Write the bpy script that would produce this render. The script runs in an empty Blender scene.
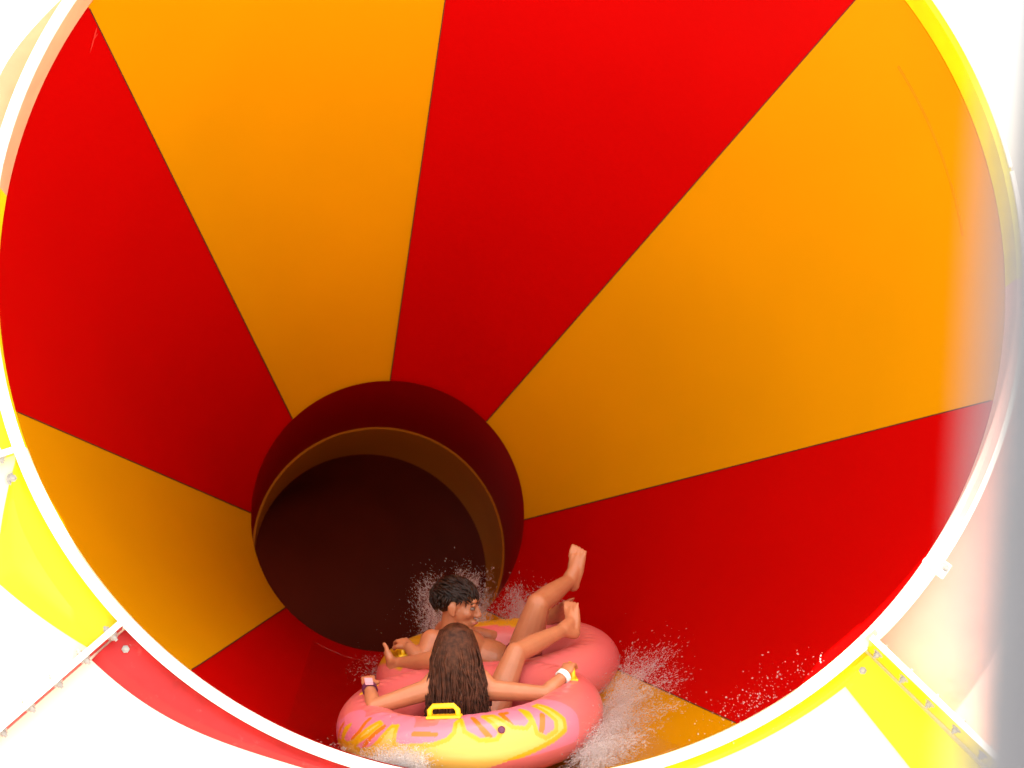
import bpy, bmesh, math, random
import numpy as np
from mathutils import Vector, Matrix
R = math.radians
rng = np.random.default_rng(7)
random.seed(7)
scene = bpy.context.scene
col = scene.collection

# ------------------------------------------------------------------ view
FPX = 2000.0                                   # focal length in pixels of a 1024 px wide frame
PITCH = R(-4.0)
CAM = Vector((0.0, 0.0, 3.3))
RIGHT = Vector((1, 0, 0))
FWD = Vector((0, math.cos(PITCH), math.sin(PITCH)))
UP = Vector((0, -math.sin(PITCH), math.cos(PITCH)))

def cv(x, y, z):                               # a direction given along right / up / towards the viewer
    return RIGHT * x + UP * y - FWD * z
def cp(x, y, z):
    return CAM + cv(x, y, z)
def at(px, py, d):                             # point of the place seen at a pixel at distance d
    return cp((px - 512) / FPX * d, -(py - 384) / FPX * d, -d)

# ------------------------------------------------------------------ helpers
def tag(o, label=None, cat=None, group=None, kind=None):
    if label: o['label'] = label
    if cat: o['category'] = cat
    if group: o['group'] = group
    if kind: o['kind'] = kind
    return o
def empty(name, loc):
    o = bpy.data.objects.new(name, None); o.location = loc; o.empty_display_size = .1
    col.objects.link(o); return o
def link(name, me, mat, parent=None, smooth=True):
    o = bpy.data.objects.new(name, me); col.objects.link(o)
    if mat: me.materials.append(mat)
    if smooth:
        me.polygons.foreach_set('use_smooth', [True] * len(me.polygons))
    if parent:
        o.parent = parent
        o.matrix_parent_inverse = Matrix.Translation(-parent.location) if parent.type == 'EMPTY' else parent.matrix_basis.inverted()
    return o
def mesh(verts, faces, name='m'):
    me = bpy.data.meshes.new(name)
    me.from_pydata([tuple(v) for v in verts], [], faces); me.update(); return me
def sharp(o, deg=35):
    o.data.set_sharp_from_angle(angle=R(deg)); return o

def shell(P, T, closed_u=False):
    """P[i][j] front points, T[i][j] back points -> closed solid sheet"""
    nu, nv = len(P), len(P[0]); V = [p for r in P for p in r] + [p for r in T for p in r]
    n = nu * nv; F = []
    ii = range(nu if closed_u else nu - 1)
    for i in ii:
        k = (i + 1) % nu
        for j in range(nv - 1):
            a, b, c, d = i*nv+j, k*nv+j, k*nv+j+1, i*nv+j+1
            F.append((a, b, c, d)); F.append((n+d, n+c, n+b, n+a))
        F.append((i*nv, n+i*nv, n+k*nv, k*nv))
        F.append((k*nv+nv-1, n+k*nv+nv-1, n+i*nv+nv-1, i*nv+nv-1))
    if not closed_u:
        for j in range(nv - 1):
            F.append((j, j+1, n+j+1, n+j))
            q = (nu-1)*nv
            F.append((q+j+1, q+j, n+q+j, n+q+j+1))
    return V, F
def add(bm, V, F):
    vs = [bm.verts.new(v) for v in V]
    for f in F: bm.faces.new([vs[i] for i in f])
def tube_verts(pts, rad, seg=8, flat=1.0, fl_dir=None):
    """swept tube through pts (closed caps)"""
    pts = [Vector(p) for p in pts]; n = len(pts)
    if not hasattr(rad, '__len__'): rad = [rad] * n
    V, F = [], []
    up = None
    for i, p in enumerate(pts):
        t = (pts[min(i+1, n-1)] - pts[max(i-1, 0)]).normalized()
        if up is None:
            up = fl_dir.copy() if fl_dir else (Vector((0, 0, 1)) if abs(t.z) < .9 else Vector((1, 0, 0)))
        a = (up - t * up.dot(t)).normalized(); up = a
        b = t.cross(a)
        for k in range(seg):
            w = 2*math.pi*k/seg
            V.append(p + a*(math.cos(w)*rad[i]*flat) + b*(math.sin(w)*rad[i]))
    for i in range(n-1):
        for k in range(seg):
            F.append((i*seg+k, i*seg+(k+1) % seg, (i+1)*seg+(k+1) % seg, (i+1)*seg+k))
    F.append(tuple(reversed(range(seg)))); F.append(tuple((n-1)*seg+k for k in range(seg)))
    return V, F
def tubes(name, lst, mat, parent=None):
    V, F = [], []
    for v, f in lst:
        o = len(V); V += v; F += [tuple(i+o for i in q) for q in f]
    return link(name, mesh(V, F, name), mat, parent)
def box_frame(c, ax, ay, az, hx, hy, hz):
    V = [c + ax*(sx*hx) + ay*(sy*hy) + az*(sz*hz) for sx in (-1, 1) for sy in (-1, 1) for sz in (-1, 1)]
    F = [(0,1,3,2), (4,6,7,5), (0,4,5,1), (2,3,7,6), (0,2,6,4), (1,5,7,3)]
    return V, F
def smoothstep(a, b, x):
    t = min(1, max(0, (x-a)/(b-a))); return t*t*(3-2*t)

# ------------------------------------------------------------------ materials
def mat(name, color, rough=.45, spec=.3, var=.06, scale=4.0, bump=0.0, bscale=40, trans=0.0, sss=0.0, coat=0.0, dirt=None):
    m = bpy.data.materials.new(name); m.use_nodes = True
    nt = m.node_tree; N = nt.nodes; L = nt.links
    b = N['Principled BSDF']; out = N['Material Output']
    tc = N.new('ShaderNodeTexCoord')
    nz = N.new('ShaderNodeTexNoise'); nz.inputs['Scale'].default_value = scale; nz.inputs['Detail'].default_value = 6
    L.new(tc.outputs['Object'], nz.inputs['Vector'])
    mx = N.new('ShaderNodeMix'); mx.data_type = 'RGBA'
    c = Vector(color)
    lo = tuple(c*(1-var)) + (1,); hi = tuple(min(.95, q*(1+var)) for q in color) + (1,)
    mx.inputs[6].default_value = lo; mx.inputs[7].default_value = hi
    rp = N.new('ShaderNodeMapRange'); rp.inputs[1].default_value = .3; rp.inputs[2].default_value = .7
    L.new(nz.outputs['Fac'], rp.inputs[0]); L.new(rp.outputs[0], mx.inputs[0])
    colout = mx.outputs[2]
    if dirt:
        n3 = N.new('ShaderNodeTexNoise'); n3.inputs['Scale'].default_value = dirt[1]; n3.inputs['Detail'].default_value = 10
        n3.inputs['Roughness'].default_value = .7
        L.new(tc.outputs['Object'], n3.inputs['Vector'])
        r3 = N.new('ShaderNodeMapRange'); r3.inputs[1].default_value = .58; r3.inputs[2].default_value = .72; r3.inputs[4].default_value = dirt[2]
        L.new(n3.outputs['Fac'], r3.inputs[0])
        m3 = N.new('ShaderNodeMix'); m3.data_type = 'RGBA'; m3.inputs[7].default_value = tuple(dirt[0]) + (1,)
        L.new(r3.outputs[0], m3.inputs[0]); L.new(colout, m3.inputs[6]); colout = m3.outputs[2]
    L.new(colout, b.inputs['Base Color'])
    b.inputs['Roughness'].default_value = rough; b.inputs['Specular IOR Level'].default_value = spec
    if name.endswith('skin'): coat = .25
    if coat: b.inputs['Coat Weight'].default_value = coat; b.inputs['Coat Roughness'].default_value = .15
    if sss:
        b.inputs['Subsurface Weight'].default_value = sss; b.inputs['Subsurface Radius'].default_value = (.012, .005, .003)
        b.inputs['Subsurface Scale'].default_value = 1.0
    if bump:
        n2 = N.new('ShaderNodeTexNoise'); n2.inputs['Scale'].default_value = bscale; n2.inputs['Detail'].default_value = 4
        L.new(tc.outputs['Object'], n2.inputs['Vector'])
        bp = N.new('ShaderNodeBump'); bp.inputs['Strength'].default_value = bump; bp.inputs['Distance'].default_value = .01
        L.new(n2.outputs['Fac'], bp.inputs['Height']); L.new(bp.outputs[0], b.inputs['Normal'])
    if trans:
        tr = N.new('ShaderNodeBsdfTranslucent'); L.new(colout, tr.inputs['Color'])
        ms = N.new('ShaderNodeMixShader'); ms.inputs[0].default_value = trans
        L.new(b.outputs[0], ms.inputs[1]); L.new(tr.outputs[0], ms.inputs[2]); L.new(ms.outputs[0], out.inputs['Surface'])
    return m
M_RED = mat('red_gelcoat', (.38, .0006, .0006), .40, .025, .05, .9, bump=.03, bscale=2.5, trans=.24)
M_ORG = mat('orange_gelcoat', (.49, .205, .0005), .40, .025, .04, .9, bump=.03, bscale=2.5, trans=.24)
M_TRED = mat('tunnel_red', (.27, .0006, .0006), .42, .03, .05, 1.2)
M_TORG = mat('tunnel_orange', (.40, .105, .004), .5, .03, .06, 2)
M_CRED = mat('faded_red_gelcoat', (.40, .013, .013), .42, .3, .2, 8, bump=.05, bscale=18, trans=.1, dirt=((.52, .07, .065), 11, .7))
M_CPNK = mat('sunlit_pink_gelcoat', (.74, .42, .36), .45, .2, .10, 3, bump=.05, bscale=18, trans=.1, dirt=((.66, .36, .28), 5, .7))  # red panel's sunlit paleness put into the base colour
M_CPCH = mat('pale_peach_gelcoat', (.74, .34, .20), .45, .2, .08, 8, bump=.05, trans=.1)  # paler peach base for the upper left panel
M_CCRM = mat('cream_gelcoat', (.80, .70, .58), .4, .5, .06, 3, bump=.05, trans=.1, dirt=((.70, .58, .46), 3, .5))
M_CPYL = mat('pale_yellow_gelcoat', (.82, .78, .48), .4, .5, .06, 3, bump=.05, trans=.1)
M_CYEL = mat('faded_yellow_gelcoat', (.66, .58, .006), .42, .3, .08, 5, bump=.05, bscale=18, trans=.1)
M_WHITE = mat('white_flange_paint', (.82, .80, .76), .4, .3, .05, 12, bump=.05)
M_SEAM = mat('dark_seam_sealant', (.06, .012, .006), .6, .2, .2, 20)
M_STEEL = mat('galvanised_bolt_steel', (.30, .29, .28), .4, .5, .2, 60)
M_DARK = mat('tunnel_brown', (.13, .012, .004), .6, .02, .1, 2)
M_CONC = mat('pale_concrete', (.34, .31, .27), .8, .2, .15, .8, bump=.2, bscale=30)
M_POST = mat('grey_post_paint', (.085, .092, .112), .5, .3, .06, 20)
M_SKIN = mat('tanned_skin', (.42, .150, .066), .48, .35, .08, 14, sss=.12, bump=.05, bscale=90)
M_SKIN2 = mat('lighter_tanned_skin', (.48, .178, .080), .46, .35, .08, 14, sss=.12, bump=.05, bscale=90)
M_HAIR = mat('dark_wet_hair', (.018, .008, .005), .4, .25, .4, 60)
M_HAIRG = mat('brown_wet_hair', (.052, .0165, .0075), .5, .15, .6, 45)
M_BAND = mat('white_wristband', (.85, .85, .82), .4, .3, .03, 30)
M_PURP = mat('purple_strap', (.12, .02, .07), .4, .4, .1, 30)
M_BIK = mat('dark_patterned_swimwear', (.022, .013, .026), .6, .2, .5, 90, dirt=((.35, .22, .45), 55, .8))
M_SHORT = mat('dark_red_swim_shorts', (.16, .02, .025), .7, .2, .2, 40)
M_EYEW = mat('eye_white', (.20, .13, .10), .3, .3, .02)
M_EYED = mat('dark_iris', (.02, .012, .008), .2, .5, .02)
M_LIP = mat('lips', (.48, .14, .11), .4, .4, .05)
M_HANDLE = mat('yellow_vinyl_handle', (.86, .52, .012), .35, .4, .04, 20)

# inflatable: printed vinyl, print held in a point colour layer
M_TUBE = bpy.data.materials.new('printed_vinyl'); M_TUBE.use_nodes = True
_n = M_TUBE.node_tree; _b = _n.nodes['Principled BSDF']
_a = _n.nodes.new('ShaderNodeVertexColor'); _a.layer_name = 'print'
_n.links.new(_a.outputs['Color'], _b.inputs['Base Color'])
_b.inputs['Roughness'].default_value = .33; _b.inputs['Specular IOR Level'].default_value = .4
_b.inputs['Coat Weight'].default_value = .15
_nz = _n.nodes.new('ShaderNodeTexNoise'); _nz.inputs['Scale'].default_value = 9
_bp = _n.nodes.new('ShaderNodeBump'); _bp.inputs['Strength'].default_value = .12; _bp.inputs['Distance'].default_value = .02
_n.links.new(_nz.outputs['Fac'], _bp.inputs['Height']); _n.links.new(_bp.outputs[0], _b.inputs['Normal'])

# white water: bright droplets that let part of the light through
M_SPRAY = bpy.data.materials.new('white_water'); M_SPRAY.use_nodes = True
_n = M_SPRAY.node_tree; _b = _n.nodes['Principled BSDF']; _o = _n.nodes['Material Output']
_b.inputs['Base Color'].default_value = (.80, .80, .80, 1); _b.inputs['Roughness'].default_value = .15
_b.inputs['Specular IOR Level'].default_value = .6
_t = _n.nodes.new('ShaderNodeBsdfTranslucent'); _t.inputs['Color'].default_value = (.95, .95, .95, 1)
_p = _n.nodes.new('ShaderNodeBsdfTransparent')
_m1 = _n.nodes.new('ShaderNodeMixShader'); _m1.inputs[0].default_value = .7
_m2 = _n.nodes.new('ShaderNodeMixShader'); _m2.inputs[0].default_value = .71
_n.links.new(_b.outputs[0], _m1.inputs[1]); _n.links.new(_t.outputs[0], _m1.inputs[2])
_n.links.new(_m1.outputs[0], _m2.inputs[1]); _n.links.new(_p.outputs[0], _m2.inputs[2]); _n.links.new(_m2.outputs[0], _o.inputs['Surface'])

# ------------------------------------------------------------------ slide geometry
TH, PH = .0435, .1928                           # lean of the mouth
def bas():
    n = Vector((math.sin(TH)*math.cos(PH), math.sin(PH), math.cos(TH)*math.cos(PH)))
    e1 = Vector((0, 1, 0)).cross(n).normalized(); return n, e1, n.cross(e1)
_nc, _e1c, _e2c = bas()
NRM, E1, E2 = cv(*_nc), cv(*_e1c), cv(*_e2c)    # mouth normal (out of the funnel), right, up
RR, RH = 2.1, .76
zr = RR/.2510; CR = cp((507.24-512)/FPX*zr, -(265.73-384)/FPX*zr, -zr)
zh = RH/.0682; CH = cp((387.99-512)/FPX*zh, -(514.62-384)/FPX*zh, -zh)

def ang_hit(px, py, C):
    d = at(px, py, 1) - CAM; t = (C-CAM).dot(NRM)/d.dot(NRM); X = CAM + d*t - C
    return math.degrees(math.atan2(X.dot(E2), X.dot(E1))) % 360
RIM_A = [ang_hit(*q, CR) for q in ((991, 400), (886, -33), (474, -195), (88, 7), (17, 412), (192, 669))]
HOLE_A = [ang_hit(*q, CH) for q in ((527, 520), (488, 420), (390, 385), (290, 417), (248, 513), (283, 610))]
RG = ang_hit(737, 725, CR); HG = ang_hit(489, 614, CH)
RIM_A += [(RIM_A[5]+RG)/2, RG]; HOLE_A += [(HOLE_A[5]+HG)/2, HG]
def unwrap(a):
    o = [a[0] - 360 if a[0] > 180 else a[0]]
    for x in a[1:]:
        while x < o[-1]: x += 360
        o.append(x)
    return o + [o[0]+360]
RIM_A, HOLE_A = unwrap(RIM_A), unwrap(HOLE_A)
def funnel_angles(k, u):
    return RIM_A[k]+(RIM_A[k+1]-RIM_A[k])*u, HOLE_A[k]+(HOLE_A[k+1]-HOLE_A[k])*u
def funnel_pt(a, b, s, off=0.0):
    a_, b_ = R(a), R(b)
    p0 = CR + (E1*math.cos(a_)+E2*math.sin(a_))*(RR+off); p1 = CH + (E1*math.cos(b_)+E2*math.sin(b_))*(RH+off)
    p = p0.lerp(p1, s)
    w = smoothstep(231, 256, a % 360)*(1-smoothstep(268, 296, a % 360))
    sag = .23*w*math.sin(math.pi*math.sqrt(max(0, min(1, s))))*math.sqrt(max(0, 1-s))   # shallow trough where the water runs
    return p - (E2*sag)

slide = empty('water_slide', CR + Vector((0, 0, -2.2)))
tag(slide, 'giant red and orange striped funnel slide with white rim and dark tunnel behind', 'water slide')
COLK = ['orange', 'red', 'orange', 'red', 'orange', 'red', 'orange', 'red']
for k in range(8):
    NU, NV = 26, 60
    P, T = [], []
    for i in range(NU+1):
        a, b = funnel_angles(k, i/NU)
        P.append([funnel_pt(a, b, j/NV) for j in range(NV+1)])
        T.append([funnel_pt(a, b, j/NV, .025) for j in range(NV+1)])
    V, F = shell(P, T)
    o = sharp(link('funnel_panel', mesh(V, F), M_ORG if COLK[k] == 'orange' else M_RED, slide))
    o['label'] = 'glossy %s stripe panel of the funnel' % COLK[k]
for k in range(8):                              # sealant in the joints between the stripes
    P, T = [], []
    for j in range(61):
        s = .002+.996*j/60
        wr, wh = .05, .10
        f = lambda da, off: funnel_pt(RIM_A[k]+da*(wr*(1-s)+wh*s), HOLE_A[k]+da*(wr*(1-s)+wh*2.2*s), s, off)
        P.append([f(-1, -.003), f(1, -.003)]); T.append([f(-1, .004), f(1, .004)])
    V, F = shell(P, T)
    link('seam', mesh(V, F), M_SEAM, slide, False)

# ring joint line low on the mouth (a lap in the laminate), upper right
P, T = [], []
for i in range(41):
    u = i/40; a, b = funnel_angles(0, .40+.42*u)
    s = .055
    P.append([funnel_pt(a, b, s, -.004), funnel_pt(a, b, s+.0025, -.004)]); T.append([funnel_pt(a, b, s, .004), funnel_pt(a, b, s+.0025, .004)])
V, F = shell(P, T); link('lap_joint', mesh(V, F), mat('orange_lap', (.44, .15, .0005), .5, .05), slide, False)

# tunnel behind the funnel
z2 = 12.1; C2 = cp((379-512)/FPX*z2, -(550-384)/FPX*z2, -z2)
def ring_pts(C, n, r, m=72):
    e1 = Vector((0, 0, 1)).cross(n).normalized(); e2 = n.cross(e1)
    return [C + (e1*math.cos(2*math.pi*i/m)+e2*math.sin(2*math.pi*i/m))*r for i in range(m)]
def tunnel_seg(name, Cs, Ns, r, m_, th=.03):
    rings = [ring_pts(c, n, r) for c, n in zip(Cs, Ns)]; back = [ring_pts(c, n, r+th) for c, n in zip(Cs, Ns)]
    P = [[rings[j][i] for j in range(len(Cs))] for i in range(72)]; T = [[back[j][i] for j in range(len(Cs))] for i in range(72)]
    V, F = shell(P, T, True)
    return sharp(link(name, mesh(V, F), m_, slide))
dT = (C2-CH).normalized()
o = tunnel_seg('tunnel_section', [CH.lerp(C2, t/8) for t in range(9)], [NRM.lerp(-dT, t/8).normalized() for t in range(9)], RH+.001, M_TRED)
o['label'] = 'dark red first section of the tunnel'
Cs, Ns = [], []
p = C2 - dT*.03; d = dT.copy(); side = Vector((-1, 0, -.25)).normalized()
for i in range(34):
    Cs.append(p.copy()); Ns.append(-d)
    p = p + d*.12
    ax = d.cross(side).normalized(); d = Matrix.Rotation(R(2.9) if i > 2 else R(.8), 3, ax) @ d
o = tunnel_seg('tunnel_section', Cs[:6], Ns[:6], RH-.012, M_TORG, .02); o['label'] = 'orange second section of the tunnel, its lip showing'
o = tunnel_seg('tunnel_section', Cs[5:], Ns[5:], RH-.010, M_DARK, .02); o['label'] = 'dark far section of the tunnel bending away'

# outer collar round the mouth
LIP = .15
FL = math.tan(R(14))
def lip(th):
    th %= 360
    shade_lip = .24*smoothstep(44, 54, th)*(1-smoothstep(132, 140, th))  # unseen top of the lip, lengthened just to keep sun out of the mouth
    return LIP + shade_lip - .10*smoothstep(170, 178, th)*(1-smoothstep(311.4, 312.8, th))
def rout(th):
    th %= 360
    base = 1.62*RR
    top = RR + .085 + .085*smoothstep(143, 160, th)*(th < 172.5)
    if 181 < th < 357.6: w = 1
    elif th >= 357.6 or th < 90: w = 0
    else: w = smoothstep(168, 181, th)
    return top + (base-top)*(.08*w if False else w)
def col_pt(th, r, fw):
    t = R(th); return CR + (E1*math.cos(t)+E2*math.sin(t))*r + NRM*fw
CSEAM = [357.6-360, 62, 118, 172, 201.5, 223.9, 268, 312.2, 357.6]
CCOL = ['y', 'r', 'r', 'y', 'y', 'r', 'y', 'r']
for k in range(8):
    a0, a1 = CSEAM[k], CSEAM[k+1]; NU = max(12, int((a1-a0)/1.2)); P, T = [], []
    for i in range(NU+1):
        th = a0+(a1-a0)*i/NU
        Lp = lip(th)
        prof = [(RR+.004, .003), (RR+.006, Lp*.5), (RR+.010, Lp), (RR+.046, Lp), (RR+.050, Lp*.6), (RR+.056, .02)]
        ro = rout(th)
        for q in range(1, 15):
            r = RR+.056+(ro-RR-.056)*q/14
            prof.append((r, .02 + (r-RR-.056)*FL + .012*math.sin(3.1*(r-RR))*math.sin(R(th*3))))
        P.append([col_pt(th, r, f) for r, f in prof])
        bk = []
        for q, (r, f) in enumerate(prof):
            if q < 3: bk.append((r+.018, f-.0015 if q == 0 else f-.004*q))
            elif q < 6: bk.append((r-.010, f-.012-(.004 if q == 5 else 0)))
            else: bk.append((r+.006, f-.024))
        T.append([col_pt(th, r, f) for r, f in bk])
    V, F = shell(P, T)
    o = sharp(link('collar_panel', mesh(V, F), [None, None, None, M_CYEL, M_CPYL, M_CCRM, M_CPYL][k] if 3 <= k <= 6 else M_CYEL if CCOL[k] == 'y' else (M_CPNK if k == 7 else (M_CPCH if k == 2 else M_CRED)), slide), 30)
    o['label'] = '%s outer panel round the funnel mouth' % ['yellow', 'red', 'peach', 'yellow', 'pale yellow', 'cream', 'pale yellow', 'pink'][k]
# coloured bands raised along the edges of the lower panels
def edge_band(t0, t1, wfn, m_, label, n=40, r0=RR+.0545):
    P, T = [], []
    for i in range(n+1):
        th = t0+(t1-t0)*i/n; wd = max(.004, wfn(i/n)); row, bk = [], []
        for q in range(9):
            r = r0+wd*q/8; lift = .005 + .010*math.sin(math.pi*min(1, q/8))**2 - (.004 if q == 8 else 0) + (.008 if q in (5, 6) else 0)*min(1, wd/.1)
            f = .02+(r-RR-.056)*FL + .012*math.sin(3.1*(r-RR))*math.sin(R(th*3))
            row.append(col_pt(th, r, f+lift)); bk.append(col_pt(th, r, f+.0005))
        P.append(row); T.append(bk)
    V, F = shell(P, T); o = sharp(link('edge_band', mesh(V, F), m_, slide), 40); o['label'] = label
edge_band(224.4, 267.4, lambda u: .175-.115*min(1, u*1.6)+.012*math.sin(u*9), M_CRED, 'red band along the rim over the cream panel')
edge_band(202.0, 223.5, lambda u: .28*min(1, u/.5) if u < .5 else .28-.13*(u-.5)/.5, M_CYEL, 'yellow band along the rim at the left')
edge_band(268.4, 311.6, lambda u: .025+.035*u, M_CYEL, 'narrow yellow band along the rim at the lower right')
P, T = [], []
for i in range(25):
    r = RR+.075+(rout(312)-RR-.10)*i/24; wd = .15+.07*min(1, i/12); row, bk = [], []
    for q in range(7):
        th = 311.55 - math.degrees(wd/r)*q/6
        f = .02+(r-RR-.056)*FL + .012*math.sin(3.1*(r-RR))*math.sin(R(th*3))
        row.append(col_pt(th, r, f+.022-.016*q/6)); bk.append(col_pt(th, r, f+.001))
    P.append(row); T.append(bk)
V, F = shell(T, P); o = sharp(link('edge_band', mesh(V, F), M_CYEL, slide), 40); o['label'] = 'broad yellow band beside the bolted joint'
# white bolted flange on the lip, in two lengths meeting at the right
def flange(t0, t1, w0=.006, w1=.052):
    P, T = [], []; n = int((t1-t0)/1.5)
    for i in range(n+1):
        th = t0+(t1-t0)*i/n
        Lp = lip(th)
        P.append([col_pt(th, RR+w0, Lp+.002), col_pt(th, RR+w0, Lp+.016), col_pt(th, RR+w1, Lp+.016), col_pt(th, RR+w1, Lp+.002)])
        T.append([col_pt(th, RR+w0+.012, Lp+.002), col_pt(th, RR+w0+.012, Lp+.008), col_pt(th, RR+w1-.012, Lp+.008), col_pt(th, RR+w1-.012, Lp+.002)])
    V, F = shell(P, T); return sharp(link('rim_flange', mesh(V, F), M_WHITE, slide), 30)
flange(138, 311.8); flange(312.4, 322.4, .034, .052); flange(323.2, 370, .034, .052); flange(10.5, 40, .036, .050)

def bolt_mesh(bm, c, n, r, h):
    t = Vector((0, 0, 1)).cross(n)
    t = t.normalized() if t.length > .1 else Vector((1, 0, 0)); b = n.cross(t)
    for rr, h0, h1, m in ((r*1.7, 0, h*.22, 16), (r, h*.22, h, 6), (r*.5, h, h*1.5, 10)):
        V = []
        for hh in (h0, h1):
            V += [c + n*hh + (t*math.cos(2*math.pi*i/m)+b*math.sin(2*math.pi*i/m))*rr for i in range(m)]
        F = [(i, (i+1) % m, m+(i+1) % m, m+i) for i in range(m)] + [tuple(range(m, 2*m)), tuple(reversed(range(m)))]
        add(bm, V, F)
def bolt(c, n, parent, r=.013, h=.018):
    bm = bmesh.new(); bolt_mesh(bm, c, n, r, h); me = bpy.data.meshes.new('bolt'); bm.to_mesh(me); bm.free()
    return link('bolt', me, M_STEEL, parent, False)
SN = (NRM).normalized()
for th, c_, h in ((357.6, 'r', .045), (312.2, 'y', .20), (268, 'r', .10), (223.9, 'r', .085), (201.5, 'y', .05), (172, 'y', .05)):
    t = R(th); rad = E1*math.cos(t)+E2*math.sin(t); tan_ = -E1*math.sin(t)+E2*math.cos(t)
    nn = (NRM - rad*FL).normalized(); along = (rad + NRM*FL).normalized()
    r0, r1 = RR+.062, rout(th)-.01
    mid = col_pt(th, (r0+r1)/2, .02+((r0+r1)/2-RR-.056)*FL) + nn*(h/2-.004)
    fo = None
    for sgn, mm in ((-1, M_CYEL if c_ == 'y' else M_CRED),):
        V, F = box_frame(mid, along, tan_, nn, (r1-r0)/2*math.sqrt(1+FL*FL), .010, h/2)
        fo = link('seam_flange', mesh(V, F), mm, slide, False)
        bv = fo.modifiers.new('b', 'BEVEL'); bv.width = .004; bv.segments = 2
    V, F = box_frame(mid+nn*(h/2+.006), along, tan_, nn, (r1-r0)/2*math.sqrt(1+FL*FL)-.002, .012, .005)
    link('cap_strip', mesh(V, F), M_WHITE, fo, False)
    r = r0+.055; cnt = 0
    while r < r1-.05 and cnt < 9:
        pb = col_pt(th, r, .02+(r-RR-.056)*FL) + nn*(h*.62)
        bolt(pb - tan_*.0105, -tan_, fo); bolt(pb + tan_*.0105, tan_, fo)
        r += .135; cnt += 1
# bolts through the collar close to the rim and the splice on the right
for th, rr in ((204.2, RR+.10), (226.0, RR+.11), (310.0, RR+.11)):
    t = R(th); rad = E1*math.cos(t)+E2*math.sin(t); nn = (NRM - rad*FL).normalized()
    bolt(col_pt(th, rr, .02+(rr-RR-.056)*FL)+nn*.002, nn, slide, .016, .016)
t = R(322.8); rad = E1*math.cos(t)+E2*math.sin(t); tan_ = -E1*math.sin(t)+E2*math.cos(t)
bm = bmesh.new()
add(bm, *box_frame(col_pt(322.8, RR+.030, LIP+.030), rad, tan_, NRM, .052, .010, .012))
add(bm, *box_frame(col_pt(323.2, RR+.055, LIP+.022), rad, tan_, NRM, .030, .034, .005))
me = bpy.data.meshes.new('splice_bracket'); bm.to_mesh(me); bm.free()
sb = link('splice_bracket', me, M_WHITE, slide, False); bv = sb.modifiers.new('b', 'BEVEL'); bv.width = .004; bv.segments = 2
bolt(col_pt(323.4, RR+.062, LIP+.028), NRM, sb, .012, .014)

# scuffs on the red stripe at the left
sc = []
for (p0, p1, w) in (((97, 27), (89, 51), .0035), ((96, 33), (93, 43), .002)):
    pts = []
    for q in range(7):
        u = q/6; px = p0[0]+(p1[0]-p0[0])*u; py = p0[1]+(p1[1]-p0[1])*u
        d_ = at(px, py, 1)-CAM
        # onto the funnel wall near the rim
        best = None
        for i in range(60):
            for j in range(20):
                a, b = funnel_angles(3, i/200); pp = funnel_pt(a, b, j/120, -.002); e = ((pp-CAM).normalized()-d_.normalized()).length
                if best is None or e < best[0]: best = (e, pp)
        pts.append(best[1])
    pts = [pts[0].lerp(pts[-1], q/6) for q in range(7)]
    sc.append(tube_verts(pts, [w*.3, w, w, w*.8, w, w*.5, w*.2], 6))
tubes('scuff_mark', sc, mat('pale_scuff', (.48, .018, .012), .6, .1), slide)

# ------------------------------------------------------------------ inflatable double tube
S_ = cv(math.cos(R(5)), math.sin(R(5)), 0)
FC = cp(-.18, -1.44, -8.60)                      # centre of the near ring
BC0 = cp(-.055, -1.335, -9.44)
LNG = (BC0-FC).normalized(); S_ = (S_ - LNG*S_.dot(LNG)).normalized(); UPT = S_.cross(LNG).normalized()
MAJ, MIN = .435, .140
BC = FC + LNG*(2*MAJ-.06)
def tl(s, l, u): return FC + S_*s + LNG*l + UPT*u   # tube-local coordinates: right, away, up

# artwork of flames for the near ring: drawn flat (design units), wrapped round the vinyl
def wrapd(px, py):
    ph = math.asin(max(-.999, min(.999, (px-471)/136)))
    mid = 735+19*math.cos(ph)
    return (ph*(MAJ+MIN), math.asin(max(-.98, min(.98, (mid-py)/41)))*MIN)
BORD = [(338,760),(347,742),(352,745),(354,726),(358,721),(354,739),(360,743),(369,739),(375,730),(388,714),(393,716),(385,727),(373,738),(371,744),(379,748),(392,743),(399,734),(404,724),(407,717),(413,717),(415,727),(417,735),(424,738),(440,737),(458,736),(473,731),(480,724),(481,716),(486,713),(490,724),(504,734),(520,735),(526,728),(520,718),(512,708),(515,703),(522,704),(526,714),(537,724),(549,727),(556,721),(554,705),(558,712),(556,734),(563,741),(573,735),(576,724),(569,708),(573,701),(576,709),(582,724),(580,736),(570,744),(556,751),(540,757),(525,763),(500,771),(470,778),(440,779),(400,777),(360,772)]
ORNG = [[(349,722),(346,738),(349,748)], [(374,712),(373,726),(367,736)], [(398,718),(389,729),(383,740)], [(500,712),(508,722),(514,731)], [(539,703),(532,712),(537,722)], [(568,716),(563,727),(559,736)], [(436,724),(460,725)]]
poly = np.array([wrapd(*q) for q in BORD]); orng = [np.array([wrapd(*q) for q in o_]) for o_ in ORNG]
def seg_dist(U, W, pl, close=False):
    d = np.full(U.shape, 9.0); n = len(pl)
    for i in range(n if close else n-1):
        a = pl[i]; b = pl[(i+1) % n]; ab = b-a
        t = np.clip(((U-a[0])*ab[0]+(W-a[1])*ab[1])/(ab@ab+1e-12), 0, 1)
        d = np.minimum(d, np.hypot(U-a[0]-t*ab[0], W-a[1]-t*ab[1]))
    return d
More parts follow.
